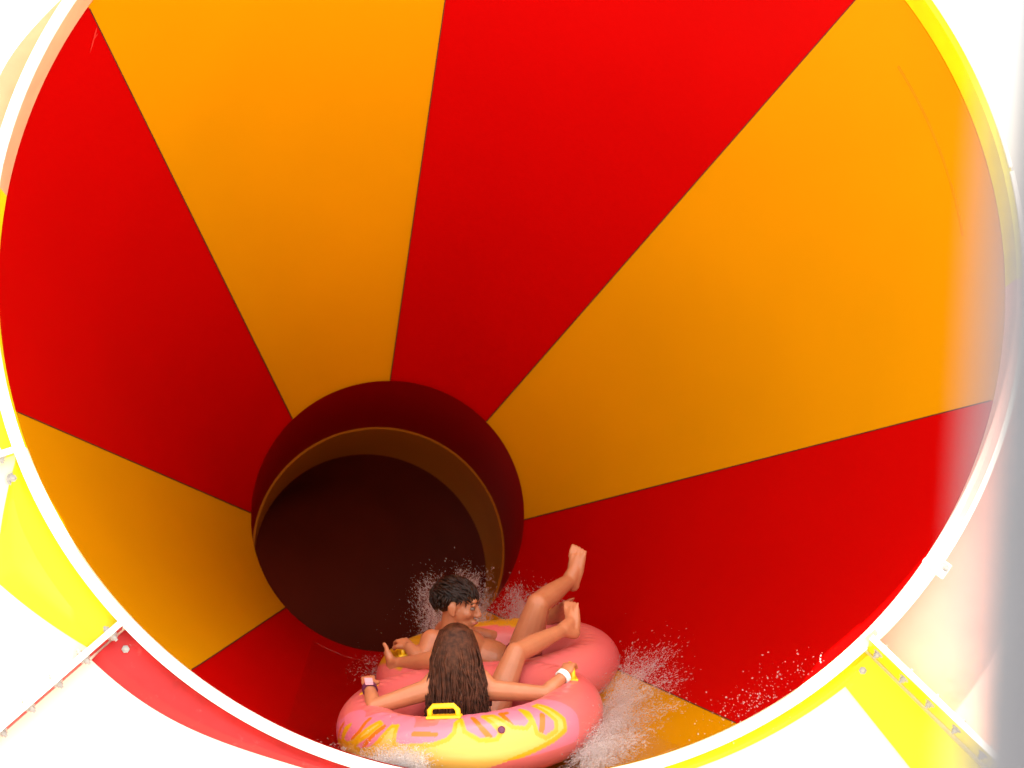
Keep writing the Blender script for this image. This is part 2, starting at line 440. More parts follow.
def inside(U, W, pl):
    r = np.zeros(U.shape, bool); n = len(pl)
    for i in range(n):
        a = pl[i]; b = pl[(i+1) % n]
        c = ((a[1] > W) != (b[1] > W)) & (U < (b[0]-a[0])*(W-a[1])/(b[1]-a[1]+1e-15)+a[0])
        r ^= c
    return r
PINK, YEL, DYEL, ORA = (.66, .135, .128), (.70, .40, .075), (.66, .32, .004), (.66, .14, .003)
PINKL = (.68, .17, .235)
def ring_mesh(C, nu, nv, near):
    ph = np.linspace(-math.pi, math.pi, nu, endpoint=False); ps = np.linspace(-math.pi, math.pi, nv, endpoint=False)
    A, B = np.meshgrid(ph, ps, indexing='ij')
    # seams make the skin pucker a little; the ring sags where people sit
    rr = MIN*(1+.012*np.sin(A*46)*np.exp(-((np.abs(B)-math.pi/2)/.25)**2) + .02*np.sin(3*A+.6))
    rad = MAJ + rr*np.cos(B)
    sgn = -1 if near else 1                       # phi = 0 looks at the open end of its ring
    X = np.sin(A)*rad; Y = sgn*np.cos(A)*rad; Z = rr*np.sin(B)*(1-.05*np.cos(A)**2)
    V = np.array(C)[None, None] + X[..., None]*np.array(S_) + Y[..., None]*np.array(LNG) + Z[..., None]*np.array(UPT)
    idx = np.arange(nu*nv).reshape(nu, nv)
    a, b, c, d = idx, np.roll(idx, -1, 0), np.roll(np.roll(idx, -1, 0), -1, 1), np.roll(idx, -1, 1)
    F = np.stack([a, b, c, d] if near else [a, d, c, b], -1).reshape(-1, 4)
    U = A*(MAJ+MIN); W = B*MIN
    Cc = np.empty((nu, nv, 3)); Cc[:] = PINK
    if near:
        ins = inside(U, W, poly); db = seg_dist(U, W, poly, True)
        near_fl = (~ins) & (seg_dist(U, W, poly, True) < .09) & (W > -.03)
        Cc[near_fl] = PINKL
        for o_ in orng: Cc[(seg_dist(U, W, o_) < .012) & ~ins] = ORA
        Cc[ins] = YEL
        Cc[(db < .0085) & (W > -.03)] = DYEL
        Cc[(db > .0085) & (db < .013) & ~ins & (W > -.03)] = (.60, .30, .07)
    else:                                          # the far ring carries flames round its open end and inner side
        t = np.sin(A*5+1.1)*.35+np.sin(A*9+.4)*.25
        f = (B > .85+t*.8) & (B < 2.0+.2*t) & (A < .3) & (A > -2.3)
        Cc[f] = (.56, .27, .008)
    return V.reshape(-1, 3), F, Cc.reshape(-1, 3)
tube = empty('inflatable_tube', FC + (BC-FC)*.5 - UPT*MIN)
tag(tube, 'pink double inflatable raft with yellow flame print sliding through foam, two riders aboard', 'inflatable tube')
for nm, C, near, nu, nv in (('ring', FC, True, 1200, 180), ('ring', BC, False, 300, 60)):
    V, F, Cc = ring_mesh(C, nu, nv, near)
    me = bpy.data.meshes.new(nm); me.from_pydata(V.tolist(), [], F.tolist()); me.update()
    at_ = me.color_attributes.new('print', 'FLOAT_COLOR', 'POINT')
    at_.data.foreach_set('color', np.concatenate([Cc, np.ones((len(Cc), 1))], 1).astype(np.float32).ravel())
    o = link(nm, me, M_TUBE, tube)
    o['label'] = 'near ring with yellow flame print' if near else 'plain pink far ring'
for k, C in enumerate((FC, BC)):                  # floor sheet that the riders sit on
    P = [[C + (S_*math.cos(2*math.pi*i/48)+LNG*math.sin(2*math.pi*i/48))*(q*MAJ/6) - UPT*(MIN*.62) for q in (0.05, 2, 4, 6)] for i in range(48)]
    T = [[p_-UPT*.02 for p_ in r_] for r_ in P]
    V, F = shell(P, T, True); link('seat_sheet', mesh(V, F), mat('pink_vinyl_sheet', (.55, .10, .12), .4, .3), tube)
def handle(c, along, nrm, name='handle', ln=.118, hh=.042):
    al = along.normalized(); nn = (nrm - al*nrm.dot(al)).normalized()
    pts = [c - al*(ln/2) - nn*.02, c - al*(ln/2) + nn*(hh*.6), c - al*(ln/2-.016) + nn*hh, c + al*(ln/2-.016) + nn*hh, c + al*(ln/2) + nn*(hh*.6), c + al*(ln/2) - nn*.02]
    h = tubes(name, [tube_verts(pts, .0115, 8)], M_HANDLE, tube)
    V, F = box_frame(c - nn*.002, al, al.cross(nn), nn, ln/2+.014, .024, .006)
    p = link('handle_patch', mesh(V, F), M_HANDLE, h, False); bv = p.modifiers.new('b', 'BEVEL'); bv.width = .005; bv.segments = 2
    return h
def ring_top(C, ang, psi):                         # point on a ring: ang 0 = right, 90 = away
    d = S_*math.cos(R(ang))+LNG*math.sin(R(ang)); return C + d*(MAJ+MIN*math.cos(R(psi))) + UPT*(MIN*math.sin(R(psi))), (d*math.cos(R(psi))+UPT*math.sin(R(psi))), (-S_*math.sin(R(ang))+LNG*math.cos(R(ang)))
HND = {}
for nm, C, ang, psi in (('back', FC, -93, 92), ('left', FC, 176, 88), ('right', FC, 14, 84), ('bleft', BC, 198, 86), ('bright', BC, 62, 92)):
    p_, n_, t_ = ring_top(C, ang, psi); handle(p_, t_, n_); HND[nm] = (p_ + n_*.045, n_, t_)
p_, n_, t_ = ring_top(FC, -66, 40)
tubes('air_valve', [tube_verts([p_-n_*.004, p_+n_*.008, p_+n_*.012], [.016, .015, .008], 12)], M_PURP, tube)

# ------------------------------------------------------------------ people
def capsule(bm, p0, p1, r0, r1, n=14):
    p0, p1 = Vector(p0), Vector(p1); ax = p1-p0; L_ = ax.length
    if L_ < 1e-5: ax = Vector((0, 0, 1)); L_ = 1e-5
    t = ax.normalized(); a = t.orthogonal().normalized(); b = t.cross(a)
    prof = []
    for k in range(6): w = -math.pi/2+math.pi/2*k/5; prof.append((math.sin(w)*r0, math.cos(w)*r0))
    for k in range(6): w = math.pi/2*k/5; prof.append((L_+math.sin(w)*r1, math.cos(w)*r1))
    V = [p0+t*h+(a*math.cos(2*math.pi*i/n)+b*math.sin(2*math.pi*i/n))*max(r, 1e-4) for h, r in prof for i in range(n)]
    F = [(j*n+i, j*n+(i+1) % n, (j+1)*n+(i+1) % n, (j+1)*n+i) for j in range(len(prof)-1) for i in range(n)]
    F += [tuple(reversed(range(n))), tuple((len(prof)-1)*n+i for i in range(n))]
    add(bm, V, F)
def ellipsoid(bm, c, ax, ay, az, n=18, m=12):
    V = []; 
    for j in range(m+1):
        w = -math.pi/2+math.pi*j/m
        for i in range(n):
            q = 2*math.pi*i/n; cw = max(math.cos(w), 1e-3)
            V.append(c+ax*(cw*math.cos(q))+ay*(cw*math.sin(q))+az*math.sin(w))
    F = [(j*n+i, j*n+(i+1) % n, (j+1)*n+(i+1) % n, (j+1)*n+i) for j in range(m) for i in range(n)]
    F += [tuple(reversed(range(n))), tuple(m*n+i for i in range(n))]
    add(bm, V, F)
def chain(bm, pts, rad):
    for i in range(len(pts)-1): capsule(bm, pts[i], pts[i+1], rad[i], rad[i+1])
def frame(fwd, up):
    f = fwd.normalized(); u = (up - f*up.dot(f)).normalized(); return f.cross(u), f, u   # right, forward, up
def head(bm, c, fwd, up, s=1.0):
    r, f, u = frame(fwd, up)
    q = lambda x, y, z: c + (r*x+f*y+u*z)*s
    E = lambda x, y, z, a, b, d: ellipsoid(bm, q(x, y, z), r*(a*s), f*(b*s), u*(d*s))
    E(0, -.012, .030, .073, .092, .080); E(0, .022, -.012, .064, .066, .072); E(0, .038, -.062, .046, .048, .042)
    E(0, .072, -.092, .021, .018, .018)                                 # chin
    E(0, .078, .040, .052, .018, .018); E(.030, .080, .022, .022, .012, .008); E(-.030, .080, .022, .022, .012, .008)   # brow
    capsule(bm, q(0, .086, .016), q(0, .107, -.023), .0095*s, .0118*s); E(.010, .098, -.028, .010, .011, .008); E(-.010, .098, -.028, .010, .011, .008)
    E(0, .088, -.054, .024, .012, .0075); E(0, .087, -.067, .022, .011, .0075)    # lips
    E(.040, .058, -.020, .022, .022, .024); E(-.040, .058, -.020, .022, .022, .024)    # cheeks
    for sx in (-1, 1):
        E(sx*.074, -.008, -.004, .010, .021, .033); E(sx*.080, -.014, .006, .008, .014, .020); E(sx*.072, .002, -.030, .008, .010, .010)
    return q, r, f, u
def face_parts(parent, q, r, f, u, s):
    for sx in (-1, 1):
        bm = bmesh.new(); ellipsoid(bm, q(sx*.031, .076, .006), r*(.0145*s), f*(.012*s), u*(.0085*s)); me = bpy.data.meshes.new('eye'); bm.to_mesh(me); bm.free()
        e = link('eye', me, M_EYEW, parent)
        bm = bmesh.new(); ellipsoid(bm, q(sx*.031, .0845, .006), r*(.0065*s), f*(.0045*s), u*(.0065*s)); me = bpy.data.meshes.new('iris'); bm.to_mesh(me); bm.free()
        link('iris', me, M_EYED, e)
        pts = [q(sx*x, y, z) for x, y, z in ((.012, .092, .030), (.026, .091, .036), (.042, .082, .034), (.052, .070, .026))]
        tubes('eyebrow', [tube_verts(pts, [.003*s, .0045*s, .004*s, .002*s], 6)], M_HAIR, parent)
    pts = [q(x, y, z) for x, y, z in ((-.024, .086, -.060), (-.012, .099, -.059), (0, .1015, -.0605), (.012, .099, -.059), (.024, .086, -.060))]
    tubes('mouth', [tube_verts(pts, [.002*s, .0042*s, .0045*s, .0042*s, .002*s], 8)], M_LIP, parent)
def hand(bm, w, d, n, side, s=1.0, curl=1.0):
    """w wrist, d pointing along the hand, n out of the back of the hand, side towards the thumb"""
    d = d.normalized(); n = (n-d*n.dot(d)).normalized(); t = d.cross(n).normalized()
    if t.dot(side) < 0: t = -t
    c = w + d*(.045*s)
    ellipsoid(bm, c, d*(.050*s), t*(.037*s), n*(.017*s))
    for k, (off, ln) in enumerate(((.027, .068), (.010, .076), (-.008, .070), (-.025, .054))):
        p = w + d*(.082*s) + t*(off*s); a = 0.35*curl; q = [w + d*(.05*s) + t*(off*.8*s), p]
        dd = d
        for j, fr in enumerate((.45, .32, .23)):
            a = (.75, .85, .6)[j]*curl
            dd = (dd*math.cos(a) - n*math.sin(a)).normalized() if j == 0 else (dd*math.cos(a) - (dd.cross(t).normalized() if dd.cross(t).dot(n) > 0 else -dd.cross(t).normalized())*math.sin(a)).normalized()
            q.append(q[-1] + dd*(ln*fr*s))
        chain(bm, q, [.011*s, .0098*s, .0090*s, .0082*s, .0070*s])
    q = [w + d*(.018*s)+t*(.018*s), w + d*(.045*s)+t*(.044*s)-n*(.008*s), w + d*(.068*s)+t*(.050*s)-n*(.026*s), w + d*(.080*s)+t*(.040*s)-n*(.042*s)]
    chain(bm, q, [.014*s, .0125*s, .0105*s, .0085*s])
def foot(bm, ankle, heel, ball, sole_n, big, s=1.0):
    """ankle joint, heel and ball points, sole normal, direction of the big toe"""
    ln = (ball-heel).normalized(); b = (big-ln*big.dot(ln)).normalized()
    chain(bm, [ankle, heel], [.034*s, .030*s])
    chain(bm, [ankle, heel.lerp(ball, .55)-sole_n*.012*s, ball], [.036*s, .030*s, .019*s])
    chain(bm, [heel, heel.lerp(ball, .5)-b*.016*s, ball-b*.024*s], [.028*s, .024*s, .017*s])
    chain(bm, [heel, heel.lerp(ball, .5)+b*.010*s-sole_n*.014*s, ball+b*.020*s], [.028*s, .022*s, .019*s])
    for k in range(5):
        o_ = .032-.0165*k; L_ = (.046, .046, .041, .036, .028)[k]; r_ = (.0115, .0080, .0076, .0073, .007)[k]
        p = ball + b*(o_*s); chain(bm, [p, p+ln*(L_*.55*s)-sole_n*.003*s, p+ln*(L_*s)+sole_n*.004*s], [r_*1.1*s, r_*s, r_*.9*s])
def remesh(bm, name, vox=.005, sm=4):
    me = bpy.data.meshes.new(name); bm.to_mesh(me); bm.free()
    o = bpy.data.objects.new(name, me); col.objects.link(o)
    md = o.modifiers.new('r', 'REMESH'); md.mode = 'VOXEL'; md.voxel_size = vox
    s2 = o.modifiers.new('s', 'SMOOTH'); s2.factor = .5; s2.iterations = sm
    dg = bpy.context.evaluated_depsgraph_get(); dg.update()
    out = bpy.data.meshes.new_from_object(o.evaluated_get(dg)); bpy.data.objects.remove(o); return out
def band(name, p, axis, r, w, m_, parent, th=.006):
    t = axis.normalized(); a = t.orthogonal().normalized(); b = t.cross(a)
    P = [[p+t*h+(a*math.cos(2*math.pi*i/28)+b*math.sin(2*math.pi*i/28))*(r+th) for h in (-w/2, w/2)] for i in range(28)]
    T = [[p+t*h+(a*math.cos(2*math.pi*i/28)+b*math.sin(2*math.pi*i/28))*r for h in (-w/2, w/2)] for i in range(28)]
    V, F = shell(P, T, True); return sharp(link(name, mesh(V, F), m_, parent))
UPV = UPT
# --- girl in the near ring, back to the viewer
g = {}
bm = bmesh.new()
pel, wai, che, nek = at(463, 737, 8.58), at(461, 716, 8.54), at(458.5, 694, 8.47), at(457.5, 674, 8.47)
hc = at(456.5, 649, 8.49)
hr, hl = at(483, 736, 8.66), at(443, 736, 8.66)
ex = cv(1, 0, 0)
ellipsoid(bm, pel, ex*.150, cv(0, 0, 1)*.105, UP*.105)
ellipsoid(bm, wai, ex*.112, cv(0, 0, 1)*.082, UP*.12)
ellipsoid(bm, che, ex*.132, cv(0, 0, 1)*.085, UP*.125)
ellipsoid(bm, che+UP*.045, ex*.150, cv(0, 0, 1)*.06, UP*.06)
ellipsoid(bm, che+cv(.055, -.02, -.065), ex*.05, cv(0, 0, 1)*.045, UP*.05); ellipsoid(bm, che+cv(-.055, -.02, -.065), ex*.05, cv(0, 0, 1)*.045, UP*.05)
chain(bm, [che+UP*.05, nek, hc-UP*.03], [.07, .047, .045])
gq = head(bm, hc, cv(.12, -.05, -1), UP, .93)
# arms
sr, sl = at(489, 690, 8.46), at(427, 690, 8.46)
wrR, wrL = HND['right'][0]+cv(-.03, -.03, .075), HND['left'][0]+cv(.012, -.02, .08)
elR, elL = at(545, 694, 8.46), at(374, 707, 8.46)
chain(bm, [che+cv(.09, .06, 0), sr, sr.lerp(elR, .5), elR], [.05, .047, .040, .034]); chain(bm, [elR, elR.lerp(wrR, .35), wrR], [.034, .034, .023])
chain(bm, [che+cv(-.09, .06, 0), sl, sl.lerp(elL, .5), elL], [.05, .047, .040, .034]); chain(bm, [elL, elL.lerp(wrL, .35), wrL], [.034, .034, .023])
hand(bm, wrR, HND['right'][0]-wrR+UPV*.02, UPV, -S_, .88, 1.0); hand(bm, wrL, HND['left'][0]-wrL+UPV*.02, UPV, S_, .88, 1.0)
# legs over the divider
knR, anR = at(516, 653, 8.86), at(563, 630, 9.10)
knL, anL = at(446, 660, 8.92), at(401, 664, 9.17)
chain(bm, [hr, hr.lerp(knR, .5), knR], [.078, .066, .049]); chain(bm, [knR, knR.lerp(anR, .35), anR], [.047, .047, .030])
chain(bm, [hl, hl.lerp(knL, .5), knL], [.078, .066, .049]); chain(bm, [knL, knL.lerp(anL, .35), anL], [.047, .047, .030])
foot(bm, anR, at(574, 633, 9.14), at(572, 611, 9.18), cv(.62, .1, -.75).normalized(), cv(-.75, 0, -.6), .98)
foot(bm, anL, at(393, 673, 9.20), at(388, 655, 9.26), cv(-.95, .1, -.2).normalized(), cv(.1, 0, 1), .92)
girl = link('person', remesh(bm, 'person'), M_SKIN2)
tag(girl, 'girl with long brown hair seen from behind, seated in the near ring gripping its handles', 'person')
face_parts(girl, *gq, .93)
# hair: scalp shell and long locks down the back
q, r_, f_, u_ = gq
hl_ = []
bm = bmesh.new()
ellipsoid(bm, q(0, -.018, .032), r_*.080, f_*.092, u_*.084, 28, 18)
capb = []
for i in range(540):
    ang = rng.uniform(-1.0, 1.0)*math.pi*.70; c0 = .5+.5*rng.random()
    st = Vector((math.sin(ang)*.030*c0, -.02-.03*abs(math.cos(ang))*c0, .108))
    sx = math.sin(ang)*.097; sy = -.018-math.cos(ang)*.098
    wob = rng.normal(0, .0085, 6); ln = rng.uniform(.30, .44) if abs(ang) < 1.5 else rng.uniform(.24, .38)
    p0 = q(*st); p1 = q(sx*.75, -.02+(sy+.02)*.8, .085); p2 = q(sx, sy, .025); p3 = q(sx*1.02+wob[0], sy, -.05)
    down = (-UP).normalized()
    fan = 1.0 + .12*rng.random()
    base = p3; sxw = r_*(sx*fan)
    lay = cv(0, 0, 1)*(.085+.030*math.cos(ang))*1
    pts = [p0, p1, p2, p3]
    for k, tt in enumerate((.3, .55, .8, 1.0)):
        c_ = q(0, 0, -.05) + down*(ln*tt) + r_*(sx*(1+.10*tt*math.sin(7*sx*20))*(1+.22*tt)) + lay*(.75+.25*tt) + r_*wob[k+1]*1.6 + cv(0, 0, 1)*wob[5]
        pts.append(c_)
    w_ = rng.uniform(.0032, .0072)
    hl_.append(tube_verts(pts, [w_*.6, w_, w_, w_, w_, w_*.9, w_*.7, w_*.22], 5, .6))
me = bpy.data.meshes.new('h'); bm.to_mesh(me); bm.free()
V0 = [v.co.copy() for v in me.vertices]; F0 = [tuple(p.vertices) for p in me.polygons]
hl_.append((V0, F0)); tubes('long_hair', hl_, M_HAIRG, girl)
# swimwear
bm = bmesh.new()
ellipsoid(bm, pel-UP*.012, ex*.158, cv(0, 0, 1)*.113, UP*.098)
me = remesh(bm, 'bikini_bottom', .01, 3); link('bikini_bottom', me, M_BIK, girl)
for hgt, rad_ in ((.0, .139),):
    P, T = [], []
    for i in range(40):
        w = 2*math.pi*i/40; d_ = ex*(math.cos(w)*.127)+cv(0, 0, 1)*(math.sin(w)*.080); f2 = max(0, -math.sin(w))
        dn = d_.normalized()*.012*(1+2.5*f2)
        P.append([che+d_+dn+UP*(-.03-.015-.03*f2), che+d_+dn+UP*(-.03+.012+.04*f2)]); T.append([che+d_*.93+UP*(-.045-.03*f2), che+d_*.93+UP*(-.018+.04*f2)])
    V, F = shell(P, T, True); link('bikini_top', mesh(V, F), M_BIK, girl)
band('wristband', elR.lerp(wrR, .93), wrR-elR, .027, .024, M_BAND, girl)
wt = band('wristwatch', elL.lerp(wrL, .90), wrL-elL, .027, .026, M_PURP, girl)
V, F = box_frame(elL.lerp(wrL, .90)+UPV*.036+cv(0, 0, .01), (wrL-elL).normalized(), ex, UPV, .017, .017, .006)
wf = link('watch_face', mesh(V, F), mat('pink_watch_face', (.75, .35, .42), .3, .5), wt, False)

# --- boy reclining in the far ring, head in profile
bm = bmesh.new()
pel, bel, che, nek = at(514, 667, 9.46), at(490, 658, 9.46), at(463, 648, 9.46), at(451, 632, 9.46)
hc = at(457, 606, 9.44)
tor = (che-pel).normalized(); fr = (cv(.45, .9, 0) - tor*tor.dot(cv(.45, .9, 0))).normalized(); dz = cv(0, 0, 1)
ellipsoid(bm, pel, tor*.11, dz*.155, fr*.105)
ellipsoid(bm, bel, tor*.14, dz*.130, fr*.088)
ellipsoid(bm, che, tor*.135, dz*.155, fr*.10)
ellipsoid(bm, che+tor*.06, tor*.07, dz*.180, fr*.075)
chain(bm, [che+tor*.08, nek, hc-UP*.03-cv(.015, 0, 0)], [.075, .056, .052])
bq = head(bm, hc, cv(.96, -.16, .16), cv(-.10, 1, 0.02), 1.05)
sr, sl = at(432, 641, 9.27), at(446, 631, 9.66)
elb, wri = at(421, 661, 9.18), HND['bleft'][0]+cv(.045, -.012, .075)
chain(bm, [che+tor*.07+dz*.1, sr, sr.lerp(elb, .5), elb], [.065, .056, .045, .039]); chain(bm, [elb, elb.lerp(wri, .4), wri], [.038, .037, .027])
hand(bm, wri, HND['bleft'][0]-wri+UPV*.02, UPV, -LNG, .95, 1.0)
elb2, wri2 = at(488, 637, 9.72), at(512, 640, 9.80)
chain(bm, [che+tor*.07-dz*.1, sl, sl.lerp(elb2, .5), elb2], [.065, .056, .045, .039]); chain(bm, [elb2, elb2.lerp(wri2, .4), wri2], [.038, .037, .027])
hand(bm, wri2, HND['bright'][0]-wri2, UPV, cv(0, 0, 1), .95, .9)
hR, hL = at(519, 670, 9.36), at(523, 664, 9.60)
knR, anR = at(538, 604, 9.28), at(569, 581, 9.52)
knL, anL = at(534, 640, 9.92), at(552, 617, 9.66)
chain(bm, [hR, hR.lerp(knR, .45), knR], [.088, .078, .055]); chain(bm, [knR, knR.lerp(anR, .33), anR], [.053, .054, .034])
chain(bm, [hL, hL.lerp(knL, .45), knL], [.088, .074, .055]); chain(bm, [knL, knL.lerp(anL, .33), anL], [.053, .052, .034])
foot(bm, anR, at(573, 585, 9.54), at(577.5, 557, 9.56), cv(.45, .1, -.88).normalized(), cv(-.9, 0, -.4), 1.06)
foot(bm, anL, at(559, 616, 9.62), at(566, 604, 9.50), cv(.8, .1, .3).normalized(), cv(-.3, .2, 1), 1.0)
boy = link('person', remesh(bm, 'person'), M_SKIN)
tag(boy, 'boy with short dark hair in profile, lying back in the far ring with feet raised', 'person')
face_parts(boy, *bq, 1.05)
bm = bmesh.new()
ellipsoid(bm, pel, tor*.105, dz*.165, fr*.112)
chain(bm, [hR, hR.lerp(knR, .22)], [.096, .092]); chain(bm, [hL, hL.lerp(knL, .22)], [.096, .092])
link('swim_shorts', remesh(bm, 'swim_shorts', .01, 3), M_SHORT, boy)
band('ankle_band', knL.lerp(anL, .86), anL-knL, .037, .024, M_BAND, boy)
# short hair: swept strands over a scalp
q, r_, f_, u_ = bq
hl_ = []
for i in range(620):
    z0 = rng.uniform(-.35, 1.0); az = rng.uniform(-math.pi, math.pi)
    cz = math.sqrt(max(0, 1-z0*z0)); d_ = Vector((cz*math.sin(az), cz*math.cos(az), z0))
    if d_.y > .55 and d_.z < .42: continue
    if d_.y > .15 and d_.z < .12: continue
    if abs(d_.x) > .72 and d_.z < -.05 and d_.y > -.25: continue
    base = Vector((d_.x*.074, -.014+d_.y*.092, .032+d_.z*.080))
    sw = Vector((rng.normal(.15, .3), .95+rng.normal(0, .25), -.30+rng.normal(0, .2))) if d_.z > .25 else Vector((rng.normal(0, .2), -.25, -1.0))
    sw = (sw - d_*sw.dot(d_)).normalized()
    L_ = rng.uniform(.04, .075) if d_.z > .25 else rng.uniform(.025, .045)
    lift = rng.uniform(.006, .016)
    pts = []
    for tt in (0, .35, .7, 1.0):
        v = d_ + sw*(tt*L_/.085); v.normalize()
        pts.append(q(v.x*(.080+lift*(1-abs(tt-.5))), -.018+v.y*(.098+lift), .034+v.z*(.086+lift*(1.1-.5*tt))))
    w_ = rng.uniform(.004, .008)
    hl_.append(tube_verts(pts, [w_*.8, w_, w_*.8, w_*.15], 5, .7))
bm = bmesh.new(); ellipsoid(bm, q(0, -.026, .040), r_*.082, f_*.096, u_*.088, 28, 18)
me = bpy.data.meshes.new('h'); bm.to_mesh(me); bm.free()
hl_.append(([v.co.copy() for v in me.vertices], [tuple(p.vertices) for p in me.polygons]))
tubes('short_hair', hl_, M_HAIR, boy)

# ------------------------------------------------------------------ white water
OCT_V = np.array([(1,0,0), (-1,0,0), (0,1,0), (0,-1,0), (0,0,1), (0,0,-1)], float)
OCT_F = np.array([(0,2,4), (2,1,4), (1,3,4), (3,0,4), (2,0,5), (1,2,5), (3,1,5), (0,3,5)])
def drops(name, P, rad, vel, stretch, label):
    n = len(P); V = np.repeat(OCT_V[None], n, 0)*rad[:, None, None]
    v = vel/np.linalg.norm(vel, axis=1, keepdims=True)
    along = (V*v[:, None, :]).sum(2, keepdims=True)
    V = V + v[:, None, :]*along*(stretch[:, None, None]-1) + P[:, None, :]
    F = OCT_F[None] + (np.arange(n)*6)[:, None, None]
    me = bpy.data.meshes.new(name); me.from_pydata(V.reshape(-1, 3).tolist(), [], F.reshape(-1, 3).tolist()); me.update()
    o = link(name, me, M_SPRAY); tag(o, label, 'water spray', None, 'stuff'); return o
def plume(n, base, tip_fn, clumps=40, spread=.03, r=(.0008, .0030), bias=1.5):
    """droplets thrown along curved jets: base() start, tip_fn() end; denser near the start, gathered in strands"""
    P, V = [], []
    C = [(np.array(base()), np.array(tip_fn())) for _ in range(clumps)]
    for i in range(n):
        b, t = C[int(rng.integers(clumps))]
        u = rng.random()**bias
        d = t-b; p = b + d*u; p = p + np.array(UP)*(-.18*np.linalg.norm(d)*u*u)
        s = spread*(.25+u*.75)*(.55 if rng.random() < .6 else 1.15)
        p = p + rng.normal(0, s, 3)*(1 if rng.random() < .75 else 2.2)
        P.append(p); V.append(d - np.array(UP)*.4*u*np.linalg.norm(d) + rng.normal(0, .06, 3))
    P = np.array(P); V = np.array(V); n = len(P)
    rad = r[0]+(r[1]-r[0])*rng.random(n)**3.2
    return P, rad, V, 1+6*rng.random(n)**4
def U(a, b): return rng.uniform(a, b)
def tp(s, l, u): return np.array(tl(s, l, u))
def join(parts): return [np.concatenate([p[i] for p in parts]) for i in range(4)]
# behind the riders, thrown up at the far left side of the raft
A1 = plume(34000, lambda: tp(U(-.50, -.05), U(1.05, 1.5), U(-.12, .0)), lambda: tp(U(-.50, -.12), U(1.2, 1.6), U(.18, .47)), 70, .022, bias=1.0)
A2 = plume(1800, lambda: tp(U(-.72, -.4), U(1.0, 1.4), -.12), lambda: tp(U(-.85, -.55), U(1.0, 1.5), U(-.08, .04)), 30, .025, bias=1.0)
A3 = plume(10000, lambda: tp(U(-.12, .16), U(1.25, 1.5), U(-.05, .0)), lambda: tp(U(-.05, .24), U(1.3, 1.6), U(.12, .33)), 36, .022, bias=.9)
A4 = plume(16000, lambda: tp(U(-.50, .1), U(1.05, 1.5), U(-.10, .05)), lambda: tp(U(-.50, .2), U(1.2, 1.6), U(.12, .36)), 60, .040, r=(.0006, .0015), bias=1.0)
drops('water_spray', *join([A1, A2, A3, A4]), 'plume of white spray rising behind the dark haired boy')
B1 = plume(40000, lambda: tp(U(.50, .62), U(-.25, .75), U(-.16, -.05)), lambda: tp(U(.66, .98), U(-.1, .9), U(-.05, .22)), 90, .024, bias=1.1)
B2 = plume(14000, lambda: tp(U(.40, .60), U(-.55, -.1), U(-.16, -.08)), lambda: tp(U(.52, .80), U(-.5, -.1), U(-.08, .07)), 40, .025, bias=1.0)
B3 = plume(30000, lambda: tp(U(.50, .62), U(-.45, .75), U(-.16, -.05)), lambda: tp(U(.62, .90), U(-.4, .8), U(-.05, .16)), 80, .040, r=(.0006, .0015), bias=1.0)
drops('water_spray', *join([B1, B2, B3]), 'curtain of spray thrown off the right side of the pink raft')
C1 = plume(20000, lambda: tp(U(-.36, -.06), U(-.64, -.58), U(-.10, -.02)), lambda: tp(U(-.34, -.04), U(-.66, -.60), U(.0, .115)), 60, .020, bias=.9)
C2_ = plume(4000, lambda: tp(U(-.60, -.4), U(-.5, -.4), U(-.10, -.05)), lambda: tp(U(-.62, -.40), U(-.52, -.42), U(-.03, .05)), 24, .02, bias=.9)
drops('water_spray', *join([C1, C2_]), 'froth washing over the front left of the pink raft')
# loose drops on the way out over the red stripe at lower right
def wall(px, py):
    d = (at(px, py, 1)-CAM).normalized(); best = None
    for k in (7, 6):
        for i in range(0, 25):
            a, b = funnel_angles(k, i/24)
            for j in range(0, 30):
                pp = funnel_pt(a, b, j/60, -.006); e = ((pp-CAM).normalized()-d).length
                if best is None or e < best[0]: best = (e, pp)
    return best[1]
K = [wall(px, py) for px, py in ((690,735),(705,722),(722,716),(740,710),(752,700),(765,690),(782,680),(800,672),(815,664),(735,728),(750,715),(770,700))]
P = []
for i in range(420):
    a, b = K[int(rng.integers(len(K)))], K[int(rng.integers(len(K)))]
    P.append(np.array(a.lerp(b, rng.random()*.5)) + rng.normal(0, .045, 3) + np.array(NRM)*.05)
P = np.array(P); drops('water_spray', P, .0010+.0036*rng.random(len(P))**3, rng.normal(0, 1, P.shape), 1+rng.random(len(P)), 'scattered drops flung over the red stripe at the lower right of the mouth')

# thin sheet of water running down the trough under the raft
P, T = [], []
for i in range(37):
    u = i/36; k = 5 if u < .5 else 6; a, b = funnel_angles(k, .35+.65*u*2 if u < .5 else (u-.5)*2*.8)
    row = []
    for j in range(41):
        s = .01+.88*j/40; w = .012*math.sin(math.pi*u)*math.sin(math.pi*j/40)**.5
        row.append(funnel_pt(a, b, s, -.006-w*(1+.5*math.sin(i*1.7+j*.9)+.4*math.sin(j*2.3-i))))
    P.append(row); T.append([funnel_pt(a, b, .01+.88*j/40, -.002) for j in range(41)])
V, F = shell(P, T)
mw = bpy.data.materials.new('running_water'); mw.use_nodes = True
b_ = mw.node_tree.nodes['Principled BSDF']; b_.inputs['Base Color'].default_value = (.95, .95, .95, 1); b_.inputs['Roughness'].default_value = .05
gl = mw.node_tree.nodes.new('ShaderNodeBsdfTransparent'); ms = mw.node_tree.nodes.new('ShaderNodeMixShader')
gs = mw.node_tree.nodes.new('ShaderNodeBsdfGlossy'); gs.inputs['Roughness'].default_value = .12
ms.inputs[0].default_value = .05
